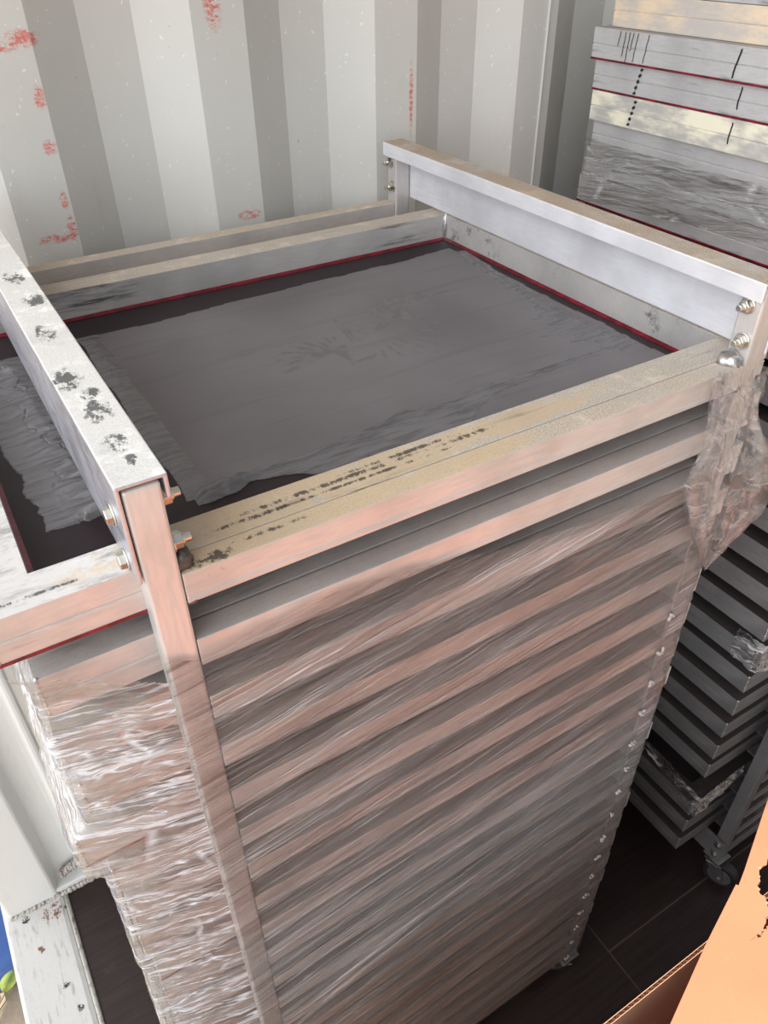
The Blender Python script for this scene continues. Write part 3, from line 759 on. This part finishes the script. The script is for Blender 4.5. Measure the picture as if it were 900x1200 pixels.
# ------------------------------------------------------------------ second rack behind right
DX, DY, DZ = 1.040, -.028, .022
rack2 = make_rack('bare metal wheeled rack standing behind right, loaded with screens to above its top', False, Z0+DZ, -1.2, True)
rack2.location.x += DX; rack2.location.y += DY
far = screen_proto('printing_screen', M['frame_shaded'], 'x', red_out=False)
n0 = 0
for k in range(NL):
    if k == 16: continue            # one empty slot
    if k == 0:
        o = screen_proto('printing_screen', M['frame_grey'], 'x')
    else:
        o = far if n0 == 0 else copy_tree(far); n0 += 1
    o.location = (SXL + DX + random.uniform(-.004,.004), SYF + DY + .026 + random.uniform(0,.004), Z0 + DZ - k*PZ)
    if k == 0: o.location.y = -.017; o.location.x = SXL+DX-.027
    tag(o, 'grey aluminium printing screen with maroon underside line, in topmost slot of the far right rack' if k == 0 else
        f'grey aluminium printing screen in the far right rack, {ORD[k]} slot from the top', 'screen', 'screens in the far right rack')
# loose stack on top of it
stack = [('frame_grey','grey aluminium screen behind the film band, second from the bottom of the far right stack',.012,.004,False,0),
         ('frame_grey','grey aluminium screen behind the film band, just under the pale yellow sided screen',.009,-.006,False,0),
         ('frame_yellow','screen with pale yellow painted side on the far right stack, just above the film band',-.001,-.004,False,1),
         ('frame_grey','grey aluminium screen directly on the pale yellow sided one, with dashed black mark',.001,.0,True,1),
         ('frame_grey','grey aluminium screen with thin ink drips, jutting out just under the beige screen',-.007,.003,True,2),
         ('frame_beige','beige oversprayed screen near the top of the far right stack',.012,-.012,False,0),
         ('frame_grey','topmost grey aluminium screen of the far right stack, cut by the photo edge',.014,-.012,False,0)]
M['ink_black'] = plain('black ink mark', (.012,.012,.013), .35, 0, 60, .2)
def mark(par, y, z1, z2, w, lean, ragged):
    ib = MB(); n_ = 26; vs = []
    for q in range(n_+1):
        u = q/n_; yy = y + lean*u + .0015*nz(u*4, y*30)
        ww = w*(.08 + (1. if not ragged or (q//3) % 2 == 0 else .0))
        vs += [(-.0005, yy-ww, z1+(z2-z1)*u), (-.0005, yy+ww, z1+(z2-z1)*u)]
    ib.add(vs, [(2*q,2*q+1,2*q+3,2*q+2) for q in range(n_)])
    ib.build('ink_mark', M['ink_black'], par, local=True)
for q, (mk, lab, dx, dy, ro, mt) in enumerate(stack):
    p_ = screen_proto('printing_screen', M[mk], lab, red_out=ro)
    p_['group'] = 'loose screens stacked on the far right rack'
    p_.location = (.885+dx, -.017+dy, Z0 + DZ + .0006 + .0411*q + FH)
    if mt:
        y0 = (.472 if mt == 1 else .46) - p_.location.y
        if mt == 1: mark(p_, y0, -.003, -.037, .0026, .008, True); mark(p_, .300-p_.location.y, -.004, -.030, .0010, .002, False)
        else:
            mark(p_, .308-p_.location.y, -.003, -.036, .0012, .006, False)
            for yy, ln in ((.505,.03),(.497,.036),(.49,.022),(.482,.035),(.462,.034),(.515,.018)): mark(p_, yy-p_.location.y, -.0015, -.002-ln, .0006, .004, False)
wrap2 = thing('stretch_film', (1.02, .0, 0), 'torn band of clear stretch film round the far right rack and its loose stack', 'film')
def rect_path(x0, x1, y0, y1, dd=0.):
    def f(s, z):
        # s<0 along front from corner to the right, s>0 along left side away
        if s < 0: return (x0 - s, y0, 0, -1) if s < -.004 else (x0 - s, y0, -.7, -.7)
        return (x0, y0 + s, -1, 0) if s > .004 else (x0, y0+s, -.7, -.7)
    return f
X2 = SXL + DX - .008
film_sheet('film_band', M['film_dark'], wrap2, rect_path(.868, 1.6, -.03, .56), lambda s: Z0+.028+.035*max(0,min(1,(.55-s)/.5))-.035, lambda s: Z0+.082, (-.25, .575, 160), 60,
           lambda s, z: .001+abs(fb(s*12, (z+.12*s)*110, 3.))*.006 - .004*max(0, 1-abs((z-Z0-.055)/.03)), lambda s, z: .38+1.1*fb(s*8, (z+.12*s)*70, 8.), 5)
film_sheet('film_band', M['film_dark'], wrap2, rect_path(X2, 1.6, SYF+DY+.018, .6), lambda s: Z0-1.115+.06*min(1,abs(s)/.12), lambda s: Z0-1.045+.02*min(1,abs(s)/.1), (-.12, .30, 90), 46,
           lambda s, z: .001+abs(fb(s*24, z*60, 3.))*.022, lambda s, z: .8+1.2*fb(s*16, z*60, 8.), 6)
film_sheet('film_band', M['film_dark'], wrap2, rect_path(X2, 1.6, SYF+DY+.018, .6), lambda s: Z0-.665, lambda s: Z0-.60, (-.05, .05, 40), 30,
           lambda s, z: .001+abs(fb(s*30, z*70, 3.))*.02, lambda s, z: .9+1.2*fb(s*20, z*60, 4.), 7)

# ------------------------------------------------------------------ cardboard box
bx0, bx1, by0, by1, bz1 = -.25, .84, -1.15, -.238, Z0-.70  # widened out of view so the sunlit flap bounces more warm light
box = thing('cardboard_box', ((bx0+bx1)/2, (by0+by1)/2, 0), 'open sunlit cardboard box in the bottom right corner with a torn flap', 'box')
def card_wall(name, a, b, z0, z1, nrm):
    """double liner with fluted medium, from a to b in plan, thickness inward along nrm"""
    a, b, nrm = Vector((*a,0)), Vector((*b,0)), Vector((*nrm,0)); L = (b-a).length; d = (b-a)/L; T = .0052; th = .0006
    mb = MB()
    def sheet(o0, o1):
        q = [a+nrm*o0, b+nrm*o0, b+nrm*o1, a+nrm*o1]
        mb.add([(v.x,v.y,z0) for v in q]+[(v.x,v.y,z1) for v in q], [(0,3,2,1),(4,5,6,7),(0,1,5,4),(1,2,6,5),(2,3,7,6),(3,0,4,7)])
    sheet(0, th); sheet(T-th, T)
    n_ = int(L/.0042)
    ps = [a + d*(L*i/n_) + nrm*(th if i % 2 else T-th) for i in range(n_+1)]
    qs = [p + nrm*(.0004 if i % 2 else -.0004) + d*.0004 for i, p in enumerate(ps)]
    vs = [(p.x,p.y,z) for z in (z0, z1) for p in ps]; m = len(ps)
    mb.add(vs, [(i,i+1,m+i+1,m+i) for i in range(m-1)])
    return mb.build(name, M['card_in'], box, recalc=False)
card_wall('panel', (bx0,by1), (bx1,by1), 0, bz1, (0,-1))
card_wall('panel', (bx0,by0), (bx1,by0), 0, bz1+.02, (0,1))
card_wall('panel', (bx0,by0), (bx0,by1), 0, bz1, (1,0))
card_wall('panel', (bx1,by0), (bx1,by1), 0, bz1, (-1,0))
MB().box((bx0,by0,.0),(bx1,by1,.006)).build('bottom', M['card'], box)
# torn flap folded over from the near side
def flap_mesh(outer, hole, zf, thick, name):
    bm = bmesh.new()
    for loop in (outer, hole):
        vv = [bm.verts.new((x, y, zf(x, y))) for x, y in loop]
        for i in range(len(vv)): bm.edges.new((vv[i], vv[(i+1) % len(vv)]))
    bmesh.ops.triangle_fill(bm, use_beauty=True, edges=bm.edges[:])
    for f in bm.faces:
        if f.normal.z < 0: f.normal_flip()
    res = bmesh.ops.extrude_face_region(bm, geom=bm.faces[:])
    for v in res['geom']:
        if isinstance(v, bmesh.types.BMVert): v.co.z += thick
    bmesh.ops.recalc_face_normals(bm, faces=bm.faces[:])
    off = box.location
    for v in bm.verts: v.co -= off
    me = bpy.data.meshes.new(name); bm.to_mesh(me); bm.free(); me.materials.append(M['card'])
    o = bpy.data.objects.new(name, me); COL.objects.link(o); o.parent = box
    return o
FZ = bz1 + .032
def zf(x, y): return FZ - .0 + .012*max(0,(by0+.3-y))*0

edge = [(.27,-.322),(.376,-.284),(.477,-.247),(.574,-.2155),(.5755,-.2185),(.60,-.2085),(.722,-.154),(.81,-.115)]
outer = [(-.23,-.36),(.12,-.365)] + edge + [(.83,-.13),(.83,-1.14),(-.23,-1.14)]
hole0 = [(.70,-.199),(.652,-.2135),(.640,-.213),(.628,-.2185),(.617,-.2185),(.606,-.227),(.596,-.231),(.590,-.239),(.592,-.246),(.588,-.252),(.582,-.262),(.570,-.264),(.560,-.270),(.545,-.272),(.528,-.2725),(.545,-.2765),(.558,-.275),(.574,-.271),(.588,-.266),(.600,-.262),(.63,-.27),(.68,-.262),(.72,-.23)]
random.seed(3)
hole = []
for a, b in zip(hole0, hole0[1:]+hole0[:1]):
    hole.append(a); hole.append(((a[0]+b[0])/2+random.uniform(-.0025,.0025), (a[1]+b[1])/2+random.uniform(-.002,.002)))
flap_mesh(outer, hole, zf, .0045, 'flap')
# frayed paper round the tear
fm = MB()
for a, b in zip(hole, hole[1:]+hole[:1]):
    for q in range(3):
        w = random.random(); p_ = Vector((a[0]+(b[0]-a[0])*w, a[1]+(b[1]-a[1])*w, FZ+random.uniform(-.002,.0048)))
        fm.blob(p_, (random.uniform(.001,.0035), random.uniform(.0008,.002), random.uniform(.0004,.0012)), random.random()*30, .7, 7, 5)
fm.build('torn_edge', M['card_torn'], box, smooth=True)

# ------------------------------------------------------------------ outside the door, lower left
t = NT('blue plastic sheeting'); c = t.coord()
M['blue'] = t.done(t.pbsdf(t.mix(t.ramp(t.noise(c, 6, 4), .3, .7), (.035,.085,.26), (.02,.045,.15)), .35, 0, t.bump(t.noise(c, 14, 4), .4, .01)))
mb = MB(); nx_, ny_ = 40, 60; vs = []
for j in range(ny_+1):
    for i in range(nx_+1):
        x = -1.15 + .72*i/nx_; y = .70 + .75*j/ny_
        e = min(i, nx_-i, j, ny_-j)
        vs.append((x, y, -.195 + min(1, e/4)*(.055 + .03*fb(x*5, y*5, 2.) + .012*abs(fb(x*14, y*9, 4.)))))
mb.add(vs, [(j*(nx_+1)+i, j*(nx_+1)+i+1, (j+1)*(nx_+1)+i+1, (j+1)*(nx_+1)+i) for j in range(ny_) for i in range(nx_)])
tag(mb.build('plastic_sheet', M['blue'], smooth=True), 'crumpled blue plastic sheet lying on the ground outside the door sill', 'sheet')
t = NT('yellow green leaf'); c = t.coord()
M['leaf'] = t.done(t.pbsdf(t.mix(t.ramp(t.noise(c, 14, 3), .4, .6), (.33,.36,.05), (.09,.16,.03)), .45))
M['stem'] = plain('weed stem', (.12,.13,.04), .6)
wd = thing('weed', (-.52,.635,-.20), 'small yellow green leafy weed growing just outside the door sill', 'plant')
random.seed(11)
sm = MB(); lv = []
for q in range(9):
    a = random.uniform(0,6.28); L = random.uniform(.05,.12); h = random.uniform(.03,.09)
    p0 = Vector((-.52,.635,-.20)); p1 = p0 + Vector((math.cos(a)*L, math.sin(a)*L, h))
    sm.cyl(p0, p1-p0, .0018, (p1-p0).length, 7, .001)
    m_ = MB(); d = Vector((math.cos(a+.4), math.sin(a+.4), random.uniform(-.3,.2))).normalized(); s_ = d.cross(Vector((0,0,1))).normalized(); n_ = s_.cross(d)
    l_ = random.uniform(.035,.06); rows = 8; vs = []
    for j in range(rows+1):
        u = j/rows; w = .36*l_*math.sin(math.pi*min(1,u*.94+.05))**.8
        for kx in (-1,0,1): vs.append(p1 + d*(l_*u) + s_*(w*kx) + n_*(-.012*u*u + .006*abs(kx)))
    vs += [v - n_*.0006 for v in vs]; m = 3*(rows+1)
    fs = []
    for j in range(rows):
        for kx in range(2):
            f = (j*3+kx, j*3+kx+1, (j+1)*3+kx+1, (j+1)*3+kx); fs += [f, tuple(m+i for i in reversed(f))]
    m_.add(vs, fs); m_.build('leaf', M['leaf'], wd, smooth=True)
sm.build('stem', M['stem'], wd, smooth=True)

# ------------------------------------------------------------------ light
w = bpy.data.worlds.new('sky'); S.world = w; w.use_nodes = True
nt = w.node_tree; bg = nt.nodes['Background']
bg.inputs['Color'].default_value = (.95,.97,1.0,1)
# overcast sky, far brighter on the side of the open door (-X) than ahead of the container
tc = nt.nodes.new('ShaderNodeTexCoord'); sx = nt.nodes.new('ShaderNodeSeparateXYZ'); mr = nt.nodes.new('ShaderNodeMapRange'); mr.interpolation_type = 'SMOOTHSTEP'
nt.links.new(tc.outputs['Generated'], sx.inputs[0]); nt.links.new(sx.outputs[0], mr.inputs['Value'])
mr.inputs['From Min'].default_value = .1; mr.inputs['From Max'].default_value = -.8
mr.inputs['To Min'].default_value = .28; mr.inputs['To Max'].default_value = 2.6
nt.links.new(mr.outputs[0], bg.inputs['Strength'])
sun = bpy.data.lights.new('sun', 'SUN'); sun.energy = 4.9; sun.angle = math.radians(.6); sun.color = (1,.93,.82)
so = bpy.data.objects.new('sun', sun); COL.objects.link(so)
so.rotation_euler = Vector((-.06,-.083,-1)).to_track_quat('-Z','Y').to_euler()
def portal(name, loc, rot, sx, sy):
    l = bpy.data.lights.new(name, 'AREA'); l.shape = 'RECTANGLE'; l.size = sx; l.size_y = sy; l.cycles.is_portal = True
    o = bpy.data.objects.new(name, l); COL.objects.link(o); o.location = loc; o.rotation_euler = rot
portal('left_opening', (-.42, (YR+WY)/2, Z0/2+.4), (math.radians(90),0,math.radians(-90)), WY-YR+.4, 2.6)
portal('front_opening', (.55, YR-.02, Z0/2+.4), (math.radians(90),0,0), 2.1, 2.6)
# ------------------------------------------------------------------ camera
cam = bpy.data.cameras.new('camera'); co = bpy.data.objects.new('camera', cam); COL.objects.link(co)
cam.sensor_fit = 'VERTICAL'; cam.sensor_height = 36; cam.sensor_width = 27; cam.lens = 908.47/1200*36
cam.clip_start = .01
co.location = (-.0849, -.4149, Z0+.362); co.rotation_euler = (0.9134, .0088, -.5474)
S.camera = co
S.view_settings.view_transform = 'Standard'; S.view_settings.look = 'None'; S.view_settings.gamma = 1; S.view_settings.use_curve_mapping = False
S.view_settings.exposure = .6
S.cycles.use_denoising = True
S.cycles.max_bounces = 8; S.cycles.diffuse_bounces = 4; S.cycles.transparent_max_bounces = 16
